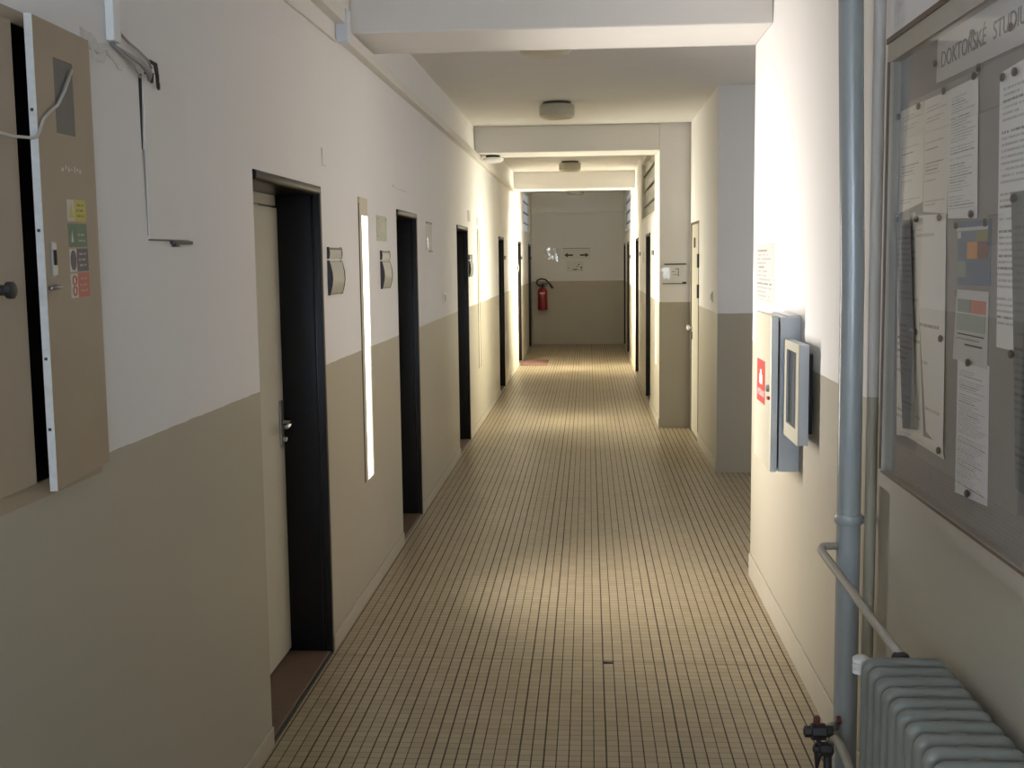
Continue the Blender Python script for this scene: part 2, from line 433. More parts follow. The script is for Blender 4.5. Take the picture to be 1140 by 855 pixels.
wn = thing('window_21', (L-.15, .70, .95), 'daylit window in the left wall beside the viewer', 'window', kind='structure')  # never in view; added to brighten the near right wall
MB().slab((.10, 1.30, .95, 2.35), [(.16, .67, 1.01, 2.29, None), (.73, 1.24, 1.01, 2.29, None)], lambda u, v, w: (L-.12-w, u, v), .06).build('window_frame', 'white_plastic', wn)
bx(L-.16, L-.155, .15, 1.25, 1.0, 2.30).build('pane', 'window_day', wn)

# ------------------------------------------------------------------ doors
dn = 0
def door(side, X, y0, y1, h, label, lever=True, leaf_mat='door_leaf'):
    """side=+1: wall faces +X (left wall); -1: wall faces -X"""
    global dn; dn += 1
    t = thing('door_%d' % dn, (X, (y0+y1)/2, 0), label, 'door', kind='structure')
    s = side
    def xr(a, b): return (min(X+s*a, X+s*b), max(X+s*a, X+s*b))
    fr = MB(); xa, xb = xr(-.25, .006); w = .035
    fr.box(min(X+s*-.25, X+s*-.012), max(X+s*-.25, X+s*-.012), y0, y0+.012, 0, h, bevel=.003, seg=2)
    fr.box(xa, xb, y1-w, y1, 0, h, bevel=.006, seg=3)
    hb = MB(); hb.box(min(X+s*-.25, X+s*.012), max(X+s*-.25, X+s*.012), y0+.0005, y1-w+.004, h-w, h, bevel=.014, seg=5)
    fr.build('frame', 'black_frame', t, smooth='auto'); hb.build('frame_head', 'gloss_frame', t, smooth='auto')
    # raised bead on the jamb faces
    bd = MB(); xa, xb = xr(-.030, -.018)
    bd.box(xa, xb, y1-w-.006, y1-w+.002, 0, h-w, bevel=.003)
    bd.build('frame_bead', 'gloss_frame', t, smooth='auto')
    lf = MB(); xa, xb = xr(-.205, -.170)
    lf.box(xa, xb, y0+.013, y1-w-.002, .03, h-w-.050, bevel=.003)
    lf.build('leaf', leaf_mat, t)
    xa, xb = xr(-.205, -.176)
    bx(xa, xb, y0+.013, y1-w-.001, h-w-.042, h-w-.001).build('head_panel', 'door_leaf', t)
    xa, xb = xr(-.26, -.004)
    bx(xa, xb, y0+.013, y1-w-.001, 0, .018, bevel=.004).build('threshold', 'threshold', t)
    xa, xb = xr(-.003, .004)
    part(bx(xa, xb, y0+.002, y1-.002, 0, .014).build('threshold_strip', 'steel' if dn != 1 else 'wire_dark', t), 'thin strip along the threshold edge')
    if lever:
        hd = MB(); xa, xb = xr(-.172, -.162); yc = y1-w-.055
        hd.box(xa, xb, yc-.02, yc+.02, .90, 1.09, bevel=.004)
        pl = hd.build('handle_plate', 'steel', t)
        lv = MB(); lv.tube([(X+s*-.162, yc, 1.0), (X+s*-.125, yc, 1.0), (X+s*-.118, yc-.012, 1.0), (X+s*-.116, yc-.11, .995)], .009, 10)
        lv.build('lever', 'chrome', pl, smooth=True)
        lk = MB().lathe([(.011, 0), (.011, .02), (.009, .022)], (X+s*-.163-(0.022 if s < 0 else 0), yc, .93), 'X', 14)
        lk.build('lock_cylinder', 'chrome', pl, smooth='auto')
    return t
dl = ['nearest door on the left wall, cream leaf in a deep black frame', 'second door on the left wall, past the bright slit window', 'third door on the left wall, beyond the small light switch',
      'fourth door on the left wall, past the unlit slit window', 'fifth door on the left wall, by the pink doormat', 'last door on the left, near the fire extinguisher']
for (a, b, h), lab in zip(left_doors, dl): door(1, L, a, b, h, lab)
dr = ['dark framed door on the right just past the pilaster', 'second dark framed door on the right beyond the pilaster', 'third dark framed door on the far right wall', 'last door on the far right, beside the end wall']
for (a, b, h), lab in zip(right_doors, dr): door(-1, RF, a, b, h, lab)

# flush cream door in the recess
dn += 1
t = thing('door_%d' % dn, (RR, (RD[0]+RD[1])/2, 0), 'flush cream door in the right recess beside the pilaster', 'door', kind='structure')
m = MB(); m.box(RR-.004, RR+.049, RD[0], RD[0]+.018, 0, RD[2]); m.box(RR-.004, RR+.049, RD[1]-.018, RD[1], 0, RD[2]); m.box(RR-.004, RR+.049, RD[0]+.018, RD[1]-.018, RD[2]-.018, RD[2])
m.build('frame', 'threshold', t)
bx(RR+.004, RR+.04, RD[0]+.02, RD[1]-.02, .01, RD[2]-.02, bevel=.002).build('leaf', 'door_leaf', t)
for z in (1.62, 1.35): bx(RR-.018, RR+.004, RD[0]-.03, RD[0]+.016, z-.06, z+.06, bevel=.003).build('hinge', 'valve_dark', t)
lv = MB().lathe([(.012, -.05), (.026, -.045), (.026, -.03), (.010, -.02), (.010, .004)], (RR, RD[1]-.10, .99), 'X', 16)
part(lv.build('knob', 'white_plastic', t, smooth='auto'), 'small bright round knob')
bx(RR-.001, RR+.004, RD[1]-.12, RD[1]-.08, .88, .95).build('keyhole_plate', 'valve_dark', t)
bx(RR-.001, RR+.004, 10.62, 10.75, 1.74, 1.83).build('number_plate', 'plate_dark', t)

# ------------------------------------------------------------------ slit windows (the daylight of the corridor)
WARM = (1.0, .93, .80)
wnum = 1
def slit(side, X, y0, y1, lit, power, label, col, spread):
    global wnum; wnum += 1
    s = side
    t = thing('window_%d' % wnum, (X, (y0+y1)/2, SZ0), label, 'window', kind='structure')
    def xr(a, b): return (min(X+s*a, X+s*b), max(X+s*a, X+s*b))
    xa, xb = xr(-.032, -.001)
    # painted gap shade on the near side, cream panel, frosted strip on the far side
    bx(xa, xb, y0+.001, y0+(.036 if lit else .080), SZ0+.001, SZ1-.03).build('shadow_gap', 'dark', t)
    xa, xb = xr(-.032, -.001)
    m = MB(); m.box(xa, xb, y0+(.0365 if lit else .0805), y0+.095, SZ0, SZ1); m.box(xa, xb, y0+.095, y1, SZ1-.085, SZ1)
    m.build('panel', 'slot_panel', t)
    xa, xb = xr(-.032, -.006)
    bx(xa, xb, y0+.096, y1-.001, SZ0+.001, SZ1-.086).build('pane', 'slot_lit' if lit else 'slot_panel', t)
    if power:
        ld = bpy.data.lights.new('slit daylight', 'AREA'); ld.shape = 'RECTANGLE'; ld.size = .13; ld.size_y = 1.28
        ld.energy = power; ld.color = col; ld.spread = math.radians(spread)
        lo = bpy.data.objects.new('slit_daylight', ld); COL.objects.link(lo)
        lo.location = (X+s*.001, (y0+.096+y1)/2, (SZ0+SZ1-.085)/2)
        lo.rotation_euler = (PI/2, 0, PI/2*(-1 if s > 0 else 1))
SUN_A, SUN_B = (1.0, .935, .86), (1.0, .945, .75)
slit(1, L, *slots_left[0], True, 53, 'brightly lit vertical slit window between the first two left doors', SUN_A, 116)
slit(1, L, *slots_left[1], False, 42, 'narrow vertical slit window past the third left door', SUN_B, 125)
slit(1, L, *slots_left[2], True, 85, 'farthest slit window on the left wall, by the last beam', SUN_B, 98)
slit(-1, RF, *slots_right[0], True, 34, 'bright vertical slit window on the right, just behind the pilaster', SUN_B, 120)
slit(-1, RF, *slots_right[1], True, 105, 'farthest slit window on the right wall', SUN_B, 98)

# transom windows with slanted slats
def transom(side, X, y0, y1, z0, z1, rows, label, pane='transom_glass'):
    global wnum; wnum += 1
    s = side
    t = thing('window_%d' % wnum, (X, (y0+y1)/2, z0), label, 'window', kind='structure')
    def xr(a, b): return (min(X+s*a, X+s*b), max(X+s*a, X+s*b))
    xa, xb = xr(-.058, -.045)
    bx(xa, xb, y0+.001, y1-.001, z0+.001, z1-.001).build('pane', pane, t)
    m = MB(); xa, xb = xr(-.045, -.002)
    m.box(xa, xb, y0, y0+.05, z0, z1); m.box(xa, xb, y1-.05, y1, z0, z1); m.box(xa, xb, y0+.05, y1-.05, z0, z0+.035); m.box(xa, xb, y0+.05, y1-.05, z1-.035, z1)
    m.build('window_frame', 'transom_frame', t)
    xa, xb = xr(-.045, -.02)
    for k in range(1, rows):
        z = z0+(z1-z0)*k/rows
        bx(xa, xb, y0+.05, y1-.05, z-.007, z+.007).build('glazing_bar', 'threshold', t)
transom(-1, RF, 11.92, 14.84, 2.10, 2.86, 4, 'long frosted transom window above the first far right door')
transom(-1, RF, 18.9, 21.6, 2.10, 2.84, 4, 'farthest transom window high on the right wall', 'transom_lit')
transom(1, L, 19.3, 21.6, 2.10, 2.84, 4, 'transom window high on the left wall near the end', 'transom_lit')

# ------------------------------------------------------------------ ceiling lamps, detector
for (x, y), lab in zip([(-.235, 6.58), (-.25, 9.5), (-.235, 15.2), (-.22, 20.7)],
                       ['round ceiling lamp half hidden just behind the nearest beam', 'round drum ceiling lamp before the middle beam', 'round drum ceiling lamp between middle and far beams', 'round ceiling lamp in the dark end beyond the far beam']):
    t = thing('ceiling_lamp', (x, y, CZ-.13), lab, 'lamp', 'round ceiling lamps')
    MB().lathe([(.115, CZ-.022), (.115, CZ)], (x, y, 0), n=36).build('lamp_base', 'lamp_base', t, smooth='auto')
    MB().lathe([(.05, CZ-.132), (.118, CZ-.128), (.142, CZ-.112), (.145, CZ-.09), (.145, CZ-.035), (.138, CZ-.022)], (x, y, 0), n=40).build('lamp_shade', 'lamp_glass', t, smooth='auto')
t = thing('smoke_detector', (-.93, 11.35, 2.61), 'white disc detector under the left end of the middle beam', 'detector')
MB().lathe([(.07, 2.645), (.07, 2.67)], (-.93, 11.35, 0)).build('mount', 'valve_dark', t, smooth='auto')
MB().lathe([(.04, 2.598), (.085, 2.604), (.102, 2.622), (.102, 2.640), (.09, 2.646)], (-.93, 11.35, 0), n=32).build('housing', 'white_plastic', t, smooth='auto')

# ------------------------------------------------------------------ cable trunking on the left wall
M['trunk_paint'] = simple('painted trunking', (.66, .63, .58), .5, var=.04)
t = thing('cable_trunking', (L, 5.0, 2.6), 'white cable trunking high along the left wall with a step near the first beam', 'trunking')
bx(L, L+.045, -3.0, 5.02, 2.675, 2.735, bevel=.003).build('upper_run', 'trunk_paint', t)
part(bx(L, L+.052, 5.02, 5.10, 2.600, 2.738, bevel=.003).build('coupler', 'pale_blue', t), 'greyish stepped coupler')
bx(L, L+.042, 5.10, 16.9, 2.607, 2.662, bevel=.003).build('lower_run', 'trunk_paint', t)
o = MB().tube([(L+.006, -3.0+i*.5, 2.592+.006*math.sin(i*1.7)) for i in range(17)], .006, 8).build('cable', 'trunk_paint', smooth=True)
tag(o, 'thin painted cable running below the upper trunking on the left wall', 'cable')

t = thing('cable_conduit', (L+.01, 2.61, 2.155), 'short white vertical conduit above the open electrical cabinet', 'conduit')
bx(L, L+.02, 2.592, 2.632, 2.155, 2.672, bevel=.002).build('conduit_body', 'white_plastic', t)

# exposed wires and torn plaster
X = L+.008
t = thing('exposed_wires', (L, 2.8, 2.12), 'frayed wires hanging from the white conduit over the wall cover', 'wire')
MB().tube([(X, 2.612, 2.16), (X, 2.625, 2.148), (X+.004, 2.69, 2.140), (X+.01, 2.75, 2.130), (X+.012, 2.79, 2.118), (X+.006, 2.81, 2.10)], [.004, .004, .005, .006, .009, .006], 8).build('wire', 'wire_grey', t, smooth=True)
MB().tube([(X, 2.60, 2.15), (X+.003, 2.66, 2.136), (X+.004, 2.72, 2.118), (X, 2.765, 2.100)], .003, 8).build('wire', 'wire_grey', t, smooth=True)
MB().tube([(X, 2.648, 2.20), (X, 2.655, 2.183), (X, 2.70, 2.172), (X+.003, 2.76, 2.160), (X+.004, 2.81, 2.148), (X+.004, 2.83, 2.132)], .003, 8).build('wire', 'wire_grey', t, smooth=True)
MB().tube([(X, 2.826, 2.150), (X+.012, 2.835, 2.142), (X+.012, 2.845, 2.115), (X+.008, 2.858, 2.09), (X+.004, 2.872, 2.088), (X+.004, 2.876, 2.102)], [.004, .006, .005, .004, .004, .003], 8).build('wire_end', 'wire_dark', t, smooth=True)
MB().tube([(X, 2.795, 2.118), (X+.012, 2.805, 2.112), (X+.010, 2.812, 2.094)], [.005, .008, .004], 8).build('wire_end', 'wire_dark', t, smooth=True)
MB().tube([(X, 2.49, 2.13), (X+.004, 2.515, 2.095), (X+.004, 2.545, 2.10), (X+.003, 2.57, 2.128)], .0025, 8).build('wire', 'white_edge', t, smooth=True)
# torn plaster between cabinet and conduit: irregular shallow lump
m = MB(); pts = []
for i in range(15):
    a = i/14; pts.append((L, 2.455+a*.30, 2.155-a*.022+.006*math.sin(i*1.1)+.004*math.cos(i*2.3)))
lowr = [(L, p[1], p[2]-.026-.010*math.sin(i*.9)) for i, p in enumerate(pts)][::-1]
m.prism(pts+lowr, (.0035, 0, 0)); o = m.build('torn_plaster', 'white_edge')
tag(o, 'ragged torn plaster strip between cabinet top and conduit', 'plaster')

# flush wall cover
t = thing('wall_cover', (L, 2.935, 1.71), 'white painted flush cover on the left wall, cracked at its edge', 'cover')
M['cover_paint'] = simple('white cover paint', (.73, .705, .68), .7, var=.03, scale=5)
m = MB(); m.box(L, L+.004, 2.790, 3.087, 1.712, 2.112, bevel=.0015); m.build('cover_panel', 'cover_paint', t)
m = MB(); m.prism([(L, 2.774, 1.93), (L, 2.776, 1.93), (L, 2.7895, 2.112), (L, 2.772, 2.112)], (.002, 0, 0)); part(m.build('crack', 'dark', t), 'black open crack')
m = MB(); m.prism([(L, 2.786, 1.72), (L, 2.789, 1.72), (L, 2.7885, 1.93), (L, 2.776, 1.93)], (.001, 0, 0)); m.build('edge_gap', 'wire_grey', t)
bx(L, L+.001, 3.0875, 3.0895, 1.77, 1.93).build('edge_gap', 'wire_grey', t)
m = MB(); m.box(L, L+.009, 2.935, 3.088, 1.701, 1.710, bevel=.002); m.box(L, L+.004, 2.79, 2.935, 1.708, 1.7112); m.box(L, L+.012, 2.95, 2.975, 1.694, 1.704); m.build('latch', 'wire_dark', t)

# ------------------------------------------------------------------ electrical cabinet, one leaf ajar
t = thing('electrical_cabinet', (L, 2.05, 1.21), 'beige built in electrical cabinet with one leaf standing ajar', 'cabinet')
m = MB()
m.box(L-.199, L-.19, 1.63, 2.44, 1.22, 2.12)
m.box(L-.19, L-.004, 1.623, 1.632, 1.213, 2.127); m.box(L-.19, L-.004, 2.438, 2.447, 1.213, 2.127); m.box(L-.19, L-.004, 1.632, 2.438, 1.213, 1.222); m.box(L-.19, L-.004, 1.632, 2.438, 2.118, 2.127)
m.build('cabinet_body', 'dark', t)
m = MB(); x0, x1 = L-.004, L+.006
m.box(x0, x1, 1.60, 1.64, 1.19, 2.145); m.box(x0, x1-.004, 1.64, 2.452, 2.108, 2.135); m.box(x0, x1-.004, 1.64, 2.452, 1.188, 1.222)
m.build('cabinet_frame', 'cab_beige', t)
lf = bx(L-.006, L+.010, 1.645, 2.135, 1.224, 2.108, bevel=.001).build('door', 'cab_beige', t)
part(lf, 'closed left leaf')
MB().lathe([(.010, .0), (.010, .012), (.016, .016), (.016, .026), (.01, .03)], (L+.010, 2.035, 1.605), 'X', 16).build('knob', 'valve_dark', lf, smooth='auto')
# open leaf in its own frame: u from hinge (y=2.487) toward the viewer, tilted out of the wall
H = Vector((L+.005, 2.467, 0)); ang = math.atan2(.022, .30)
U = Vector((math.sin(ang), -math.cos(ang), 0)); Wn = Vector((math.cos(ang), math.sin(ang), 0))   # along the leaf, outward normal
def lp(u, w, z): p = H+U*u+Wn*w; return (p.x, p.y, z-.020*u)   # the leaf sags a little
def leaf_box(m, u0, u1, w0, w1, z0, z1): return m.prism([lp(u0, w0, z0), lp(u1, w0, z0), lp(u1, w1, z0), lp(u0, w1, z0)], (0, 0, z1-z0))
W = .30
m = MB()
# leaf with a rectangular inspection opening
ua, ub, za, zb = .104, .206, 1.918, 2.066
leaf_box(m, 0, ua, -.006, .008, 1.210, 2.132); leaf_box(m, ub, W, -.006, .008, 1.210, 2.132)
leaf_box(m, ua, ub, -.006, .008, 1.210, za); leaf_box(m, ua, ub, -.006, .008, zb, 2.132)
lf = m.build('door', 'cab_beige', t); part(lf, 'open right leaf with stickers')
leaf_box(MB(), ua+.0005, ub-.0005, .0, .0072, za+.0005, zb-.0005).build('inspection_pane', 'meter_grey', lf)
leaf_box(MB(), W, W+.0025, -.0065, .0085, 1.209, 2.133).build('edge_strip', 'white_edge', lf)
leaf_box(MB(), .246, .270, .008, .011, 1.635, 1.70).build('lock_plate', 'steel', lf)
leaf_box(MB(), .252, .262, .011, .013, 1.655, 1.685).build('keyhole', 'dark', lf)
MB().tube([lp(.258, .008, 1.612), lp(.258, .020, 1.612), lp(.266, .023, 1.612), lp(.318, .023, 1.612)], .0045, 8).build('latch_lever', 'steel', lf, smooth=True)
# sticker column: icon field and text field in four rows
rows = [(1.742, 1.787, 'yellow'), (1.690, 1.738, 'green'), (1.639, 1.686, 'plum'), (1.585, 1.635, 'red_label')]
for z0, z1, mt in rows:
    st = leaf_box(MB(), .070, .134, .0081, .0088, z0, z1).build('warning_label', mt, lf)
    ic = leaf_box(MB(), .135, .174, .0081, .0088, z0, z1).build('icon_field', mt if mt in ('green',) else 'label_white', lf)
    for k in range(3 if mt != 'green' else 2):
        zz = z0+(z1-z0)*(.22+.25*k)
        for q in range(3):
            ua_ = .084+.0135*q+.003*((k+q) % 2)
            leaf_box(MB(), ua_, ua_+.0095, .0088, .0091, zz, zz+.0042).build('print_line', 'olive' if mt == 'yellow' else 'label_pale', lf)
    c = lp(.188, .0089, (z0+z1)/2)
    g = MB()
    if mt == 'plum':
        g.prism([tuple(Vector(lp(.1545+.0165*math.cos(a), .0088, (z0+z1)/2+.021*math.sin(a)))) for a in [2*PI*i/20 for i in range(20)]], Wn*.0005)
    elif mt == 'red_label':
        for dz in (-.011, .011):
            ring = [lp(.1545+.010*math.cos(2*PI*i/20), .0091, (z0+z1)/2+dz+.009*math.sin(2*PI*i/20)) for i in range(20)]
            g.tube(ring, .0016, 6, closed=True)
    elif mt == 'yellow':
        g.prism([lp(.168, .0088, z0+.008), lp(.141, .0088, z0+.008), lp(.1545, .0088, z1-.008)], Wn*.0005); 
    else:
        g.prism([lp(.161, .0088, z0+.010), lp(.148, .0088, z0+.010), lp(.1545, .0088, z1-.014)], Wn*.0005)
    g.build('pictogram', {'plum': 'plum', 'red_label': 'red_label', 'yellow': 'yellow', 'green': 'label_white'}[mt], lf)
for k in range(7):   # worn lettering scratched off above the stickers
    u = .085+.016*k
    leaf_box(MB(), u, u+.010-(k % 3)*.002, .0081, .0085, 1.843+.004*(k % 2), 1.850+.003*(k % 3)).build('worn_mark', 'label_white', lf)
for z in (1.33, 1.47, 1.72, 1.95):
    leaf_box(MB(), W+.0025, W+.0032, -.003, .003, z, z+.006).build('edge_nick', 'wire_dark', lf)
o = MB().tube([(L+.02, 1.70, 1.93), (L+.05, 1.88, 1.888), (L+.055, 2.03, 1.882), (L+.060, 2.10, 1.886), lp(.318, .0135, 1.902), lp(.300, .0125, 1.915), lp(.280, .0125, 1.938), lp(.24, .0125, 1.958), lp(.205, .0125, 1.972), lp(.165, .0125, 2.004), lp(.118, .0125, 2.054)], .0030, 10).build('loose_cable', 'wire_pale', smooth=True)
tag(o, 'loose white cable looping across the cabinet gap into the open leaf', 'cable')

# ------------------------------------------------------------------ door name plates (a small holder above a bowed one)
def name_plate(side, X, y0, y1, z, label, bowed=True):
    s = side
    t = thing('name_plate', (X, (y0+y1)/2, z-.10), label, 'sign', 'door name plates')
    def prof(z0, z1, d, n=10):
        p = [(X, z0)]+[(X+s*(.009+d*math.sin(PI*i/n)), z0+(z1-z0)*i/n) for i in range(n+1)]+[(X, z1)]
        return p
    for nm, z0, z1, d in (('upper_plate', z+.052, z+.098, .0015), ('bowed_plate', z-.10, z+.042, .012))[:2 if bowed else 1]:
        p = prof(z0, z1, d)
        MB().prism([(x, y0+.008, zz) for x, zz in p], (0, y1-y0-.016, 0)).build(nm, 'plate_face', t)
        MB().prism([(x+s*.0006, y0+.012, zz) for x, zz in prof(z1-.012, z1-.001, .0005)], (0, y1-y0-.024, 0)).build('dark_band', 'plate_dark', t)
        if nm == 'bowed_plate': MB().prism([(x+s*.0006, y0+.012, zz) for x, zz in prof(z0+.001, z0+.012, .0005)], (0, y1-y0-.024, 0)).build('dark_band', 'plate_dark', t)
        p2 = prof(z0-.002, z1+.002, d+.002)
        for ya in (y0, y1-.0081):
            MB().prism([(x, ya, zz) for x, zz in p2], (0, .0079, 0)).build('end_cap', 'plate_dark', t)
for (y, z, lab) in [(4.735, 1.612, 'bowed name plate beside the nearest left door'), (5.96, 1.606, 'bowed name plate between the bright slit and the second left door'),
                    (10.40, 1.60, 'bowed name plate just past the third left door'), (14.86, 1.60, 'name plate just past the fourth left door'), (18.58, 1.60, 'name plate just past the fifth left door'),
                    (17.42, 1.55, 'name plate between the farthest left slit and fifth door'), (21.7, 1.60, 'name plate past the last left door')]:
    name_plate(1, L, y, y+.25, z, lab, y < 14 or 17 < y < 18)
for (y, z, lab) in [(12.05, 1.63, 'dark name plate before the first far right door'), (15.05, 1.63, 'name plate before the second far right door'), (18.7, 1.6, 'name plate before the third far right door')]:
    name_plate(-1, RF, y, y+.26, z, lab, False)

# ------------------------------------------------------------------ small wall items, left
def sheet(name, mat, X, c, parent=None, curl=.0, face=-1, nu=6, nv=8, thick=.0009):
    """paper sheet in a plane X=const; corners (y,z): top left, top right, bottom right, bottom left as seen"""
    tl, tr, br, bl = [Vector((0, *p)) for p in c]
    m = MB(); g0 = []; g1 = []
    for j in range(nv+1):
        v = j/nv; r0 = []; r1 = []
        for i in range(nu+1):
            u = i/nu
            p = (tl*(1-u)+tr*u)*(1-v)+(bl*(1-u)+br*u)*v
            d = curl*(math.sin(PI*u)*.6+ .8*v*v*u)
            r0.append(m.bm.verts.new((X+face*(d+thick), p.y, p.z))); r1.append(m.bm.verts.new((X+face*d, p.y, p.z)))
        g0.append(r0); g1.append(r1)
    for j in range(nv):
        for i in range(nu):
            m.bm.faces.new((g0[j][i], g0[j][i+1], g0[j+1][i+1], g0[j+1][i])); m.bm.faces.new((g1[j+1][i], g1[j+1][i+1], g1[j][i+1], g1[j][i]))
    for j in range(nv):
        for i in (0, nu): m.bm.faces.new((g0[j][i], g0[j+1][i], g1[j+1][i], g1[j][i]))
    for i in range(nu):
        for j in (0, nv): m.bm.faces.new((g0[j][i], g0[j][i+1], g1[j][i+1], g1[j][i]))
    return m.build(name, mat, parent, smooth='auto')

t = thing('wall_notice', (L, 6.02, 1.755), 'small pale green notice sheet above the second name plate', 'notice')
bx(L, L+.003, 5.875, 6.165, 1.755, 1.887).build('notice_sheet', 'notice_green', t)
for y, z in ((5.895, 1.775), (6.13, 1.865), (5.9, 1.865)): bx(L+.003, L+.0045, y, y+.02, z, z+.008).build('tape_mark', 'wire_grey', t)
m = MB(); m.box(L+.003, L+.0038, 5.96, 6.10, 1.80, 1.855); m.build('picture', 'label_white', t)
t = thing('notice_holder', (L, 7.83, 1.71), 'clear notice holder on the wall past the second left door', 'notice')
bx(L, L+.002, 7.70, 7.96, 1.715, 1.905).build('notice_sheet', 'notice_grey', t)
bx(L, L+.006, 7.69, 7.97, 1.900, 1.912).build('holder_edge', 'wire_grey', t); bx(L, L+.006, 7.82, 7.97, 1.708, 1.718).build('holder_edge', 'wire_grey', t)
part(bx(L+.002, L+.004, 7.71, 7.78, 1.73, 1.80).build('film_crease', 'crinkle', t), 'bright crease in the film')
o = bx(L, L+.006, 4.685, 4.755, 2.045, 2.115, bevel=.001).build('blank_plate', 'cover_paint'); tag(o, 'small blank plate above and right of the nearest left door', 'plate')
o = bx(L, L+.005, 6.40, 6.90, 2.06, 2.075, bevel=.001).build('plate_remains', 'cover_paint'); tag(o, 'remains of an old plate above the second left door', 'plate')
o = bx(L, L+.005, 10.40, 10.58, 2.0, 2.10, bevel=.001).build('blank_plate', 'notice_grey'); tag(o, 'small grey plate above the third name plate on the left', 'plate')
o = bx(L, L+.005, 11.22, 11.34, 1.99, 2.07, bevel=.001).build('blank_plate', 'notice_grey'); tag(o, 'small grey plate above the unlit slit window', 'plate')
t = thing('light_switch', (L, 8.57, 1.33), 'small light switch on the left wall between second and third doors', 'switch')
bx(L, L+.010, 8.53, 8.61, 1.33, 1.41, bevel=.003).build('switch_plate', 'white_plastic', t)
bx(L+.010, L+.014, 8.555, 8.585, 1.345, 1.395, bevel=.002).build('rocker', 'wire_grey', t)
t = thing('light_switch', (RR, 9.12, 1.30), 'small light switch on the recessed right wall above the paint line', 'switch')
bx(RR-.010, RR, 9.08, 9.16, 1.30, 1.38, bevel=.003).build('switch_plate', 'white_plastic', t)
bx(RR-.014, RR-.010, 9.105, 9.135, 1.315, 1.365, bevel=.002).build('rocker', 'wire_grey', t)
o = bx(RF-.006, RF, 14.25, 14.45, 1.60, 1.72, bevel=.001).build('wall_notice', 'notice_grey'); tag(o, 'small grey notice between the first two far right doors', 'notice')

# doormat
m = MB(); m.box(-1.07, -.655, 17.73, 18.68, 0, .010, bevel=.004); o = m.build('doormat', 'mat'); tag(o, 'faded pink doormat by the fifth left door', 'doormat')

# ------------------------------------------------------------------ pilaster notice
Y = PIL
t = thing('notice_holder', (.82, Y, 1.39), 'crumpled clear notice holder on the front of the pilaster', 'notice')
bx(.692, .962, Y-.002, Y, 1.405, 1.588).build('notice_sheet', 'notice_white', t)
m = MB(); m.box(.728, .935, Y-.008, Y, 1.583, 1.594); m.build('top_bar', 'valve_dark', t)
m = MB(); m.box(.71, .93, Y-.008, Y, 1.398, 1.405); m.box(.90, .938, Y-.010, Y, 1.398, 1.418); m.build('bottom_bar', 'valve_dark', t)
m = MB()
random.seed(3)
for k in range(9):
    cx, cz = .725+random.random()*.05, 1.425+random.random()*.12; r = .014+random.random()*.018
    a0 = random.random()*6
    m.prism([(cx+r*math.cos(a0+2*PI*i/5)*(.6+.5*random.random()), Y-.003, cz+1.3*r*math.sin(a0+2*PI*i/5)) for i in range(5)], (random.uniform(-.004, .004), -.003-.004*random.random(), 0))
part(m.build('crumpled_film', 'crinkle', t), 'bright crumpled plastic film')
m = MB()
for a, b, c, d in ((.83, .86, 1.54, 1.545), (.86, .866, 1.47, 1.55), (.81, .86, 1.485, 1.489), (.80, .83, 1.515, 1.519)): m.box(a, b, Y-.003, Y-.002, c, d)
m.build('drawing', 'ink', t)

# ------------------------------------------------------------------ end wall: extinguisher and signs
Y = Y1
cx = -.885; cy = Y-.115
t = thing('fire_extinguisher', (cx, cy, .67), 'red fire extinguisher hanging on the end wall', 'fire extinguisher')
MB().lathe([(.06, .672), (.088, .680), (.095, .70), (.095, 1.02), (.088, 1.06), (.062, 1.095), (.035, 1.11), (.03, 1.115)], (cx, cy, 0), n=32).build('cylinder', 'ext_red', t, smooth='auto')
m = MB().lathe([(.028, 1.112), (.028, 1.155), (.018, 1.165)], (cx, cy, 0)); m.box(cx-.02, cx+.10, cy-.012, cy+.012, 1.165, 1.185, bevel=.004); m.box(cx-.01, cx+.085, cy-.010, cy+.010, 1.130, 1.145, bevel=.004)
m.build('valve', 'rubber', t, smooth='auto')
MB().tube([(cx-.02, cy-.02, 1.14), (cx-.075, cy-.03, 1.15), (cx-.115, cy-.03, 1.19), (cx-.10, cy-.03, 1.245), (cx-.03, cy-.03, 1.275), (cx+.06, cy-.04, 1.26), (cx+.13, cy-.05, 1.19), (cx+.17, cy-.05, 1.13), (cx+.20, cy-.05, 1.095)], [.016]*7+[.019, .021], 12).build('hose', 'rubber', t, smooth=True)
m = MB()
for a in range(9):
    th = -PI/2-.62+a*.155; 
for (z0, z1) in ((.985, 1.015),):
    p = [(cx+.0965*math.cos(-PI/2-.55+i*.11), cy+.0965*math.sin(-PI/2-.55+i*.11), z0) for i in range(11)]
    q = [(cx+.0945*math.cos(-PI/2-.55+i*.11), cy+.0945*math.sin(-PI/2-.55+i*.11), z0) for i in range(11)][::-1]
    m.prism(p+q, (0, 0, z1-z0))
part(m.build('label_band', 'label_white', t), 'pale label band')
m = MB()
for z in (.93, .90, .865, .83, .80):
    p = [(cx+.0962*math.cos(-PI/2-.4+i*.08), cy+.0962*math.sin(-PI/2-.4+i*.08), z) for i in range(11)]
    q = [(cx+.0945*math.cos(-PI/2-.4+i*.08), cy+.0945*math.sin(-PI/2-.4+i*.08), z) for i in range(11)][::-1]
    m.prism(p+q, (0, 0, .007))
m.build('print', 'maroon', t)
bx(cx-.04, cx+.04, cy+.09, Y-.001, .84, .90).build('bracket', 'valve_dark', t)

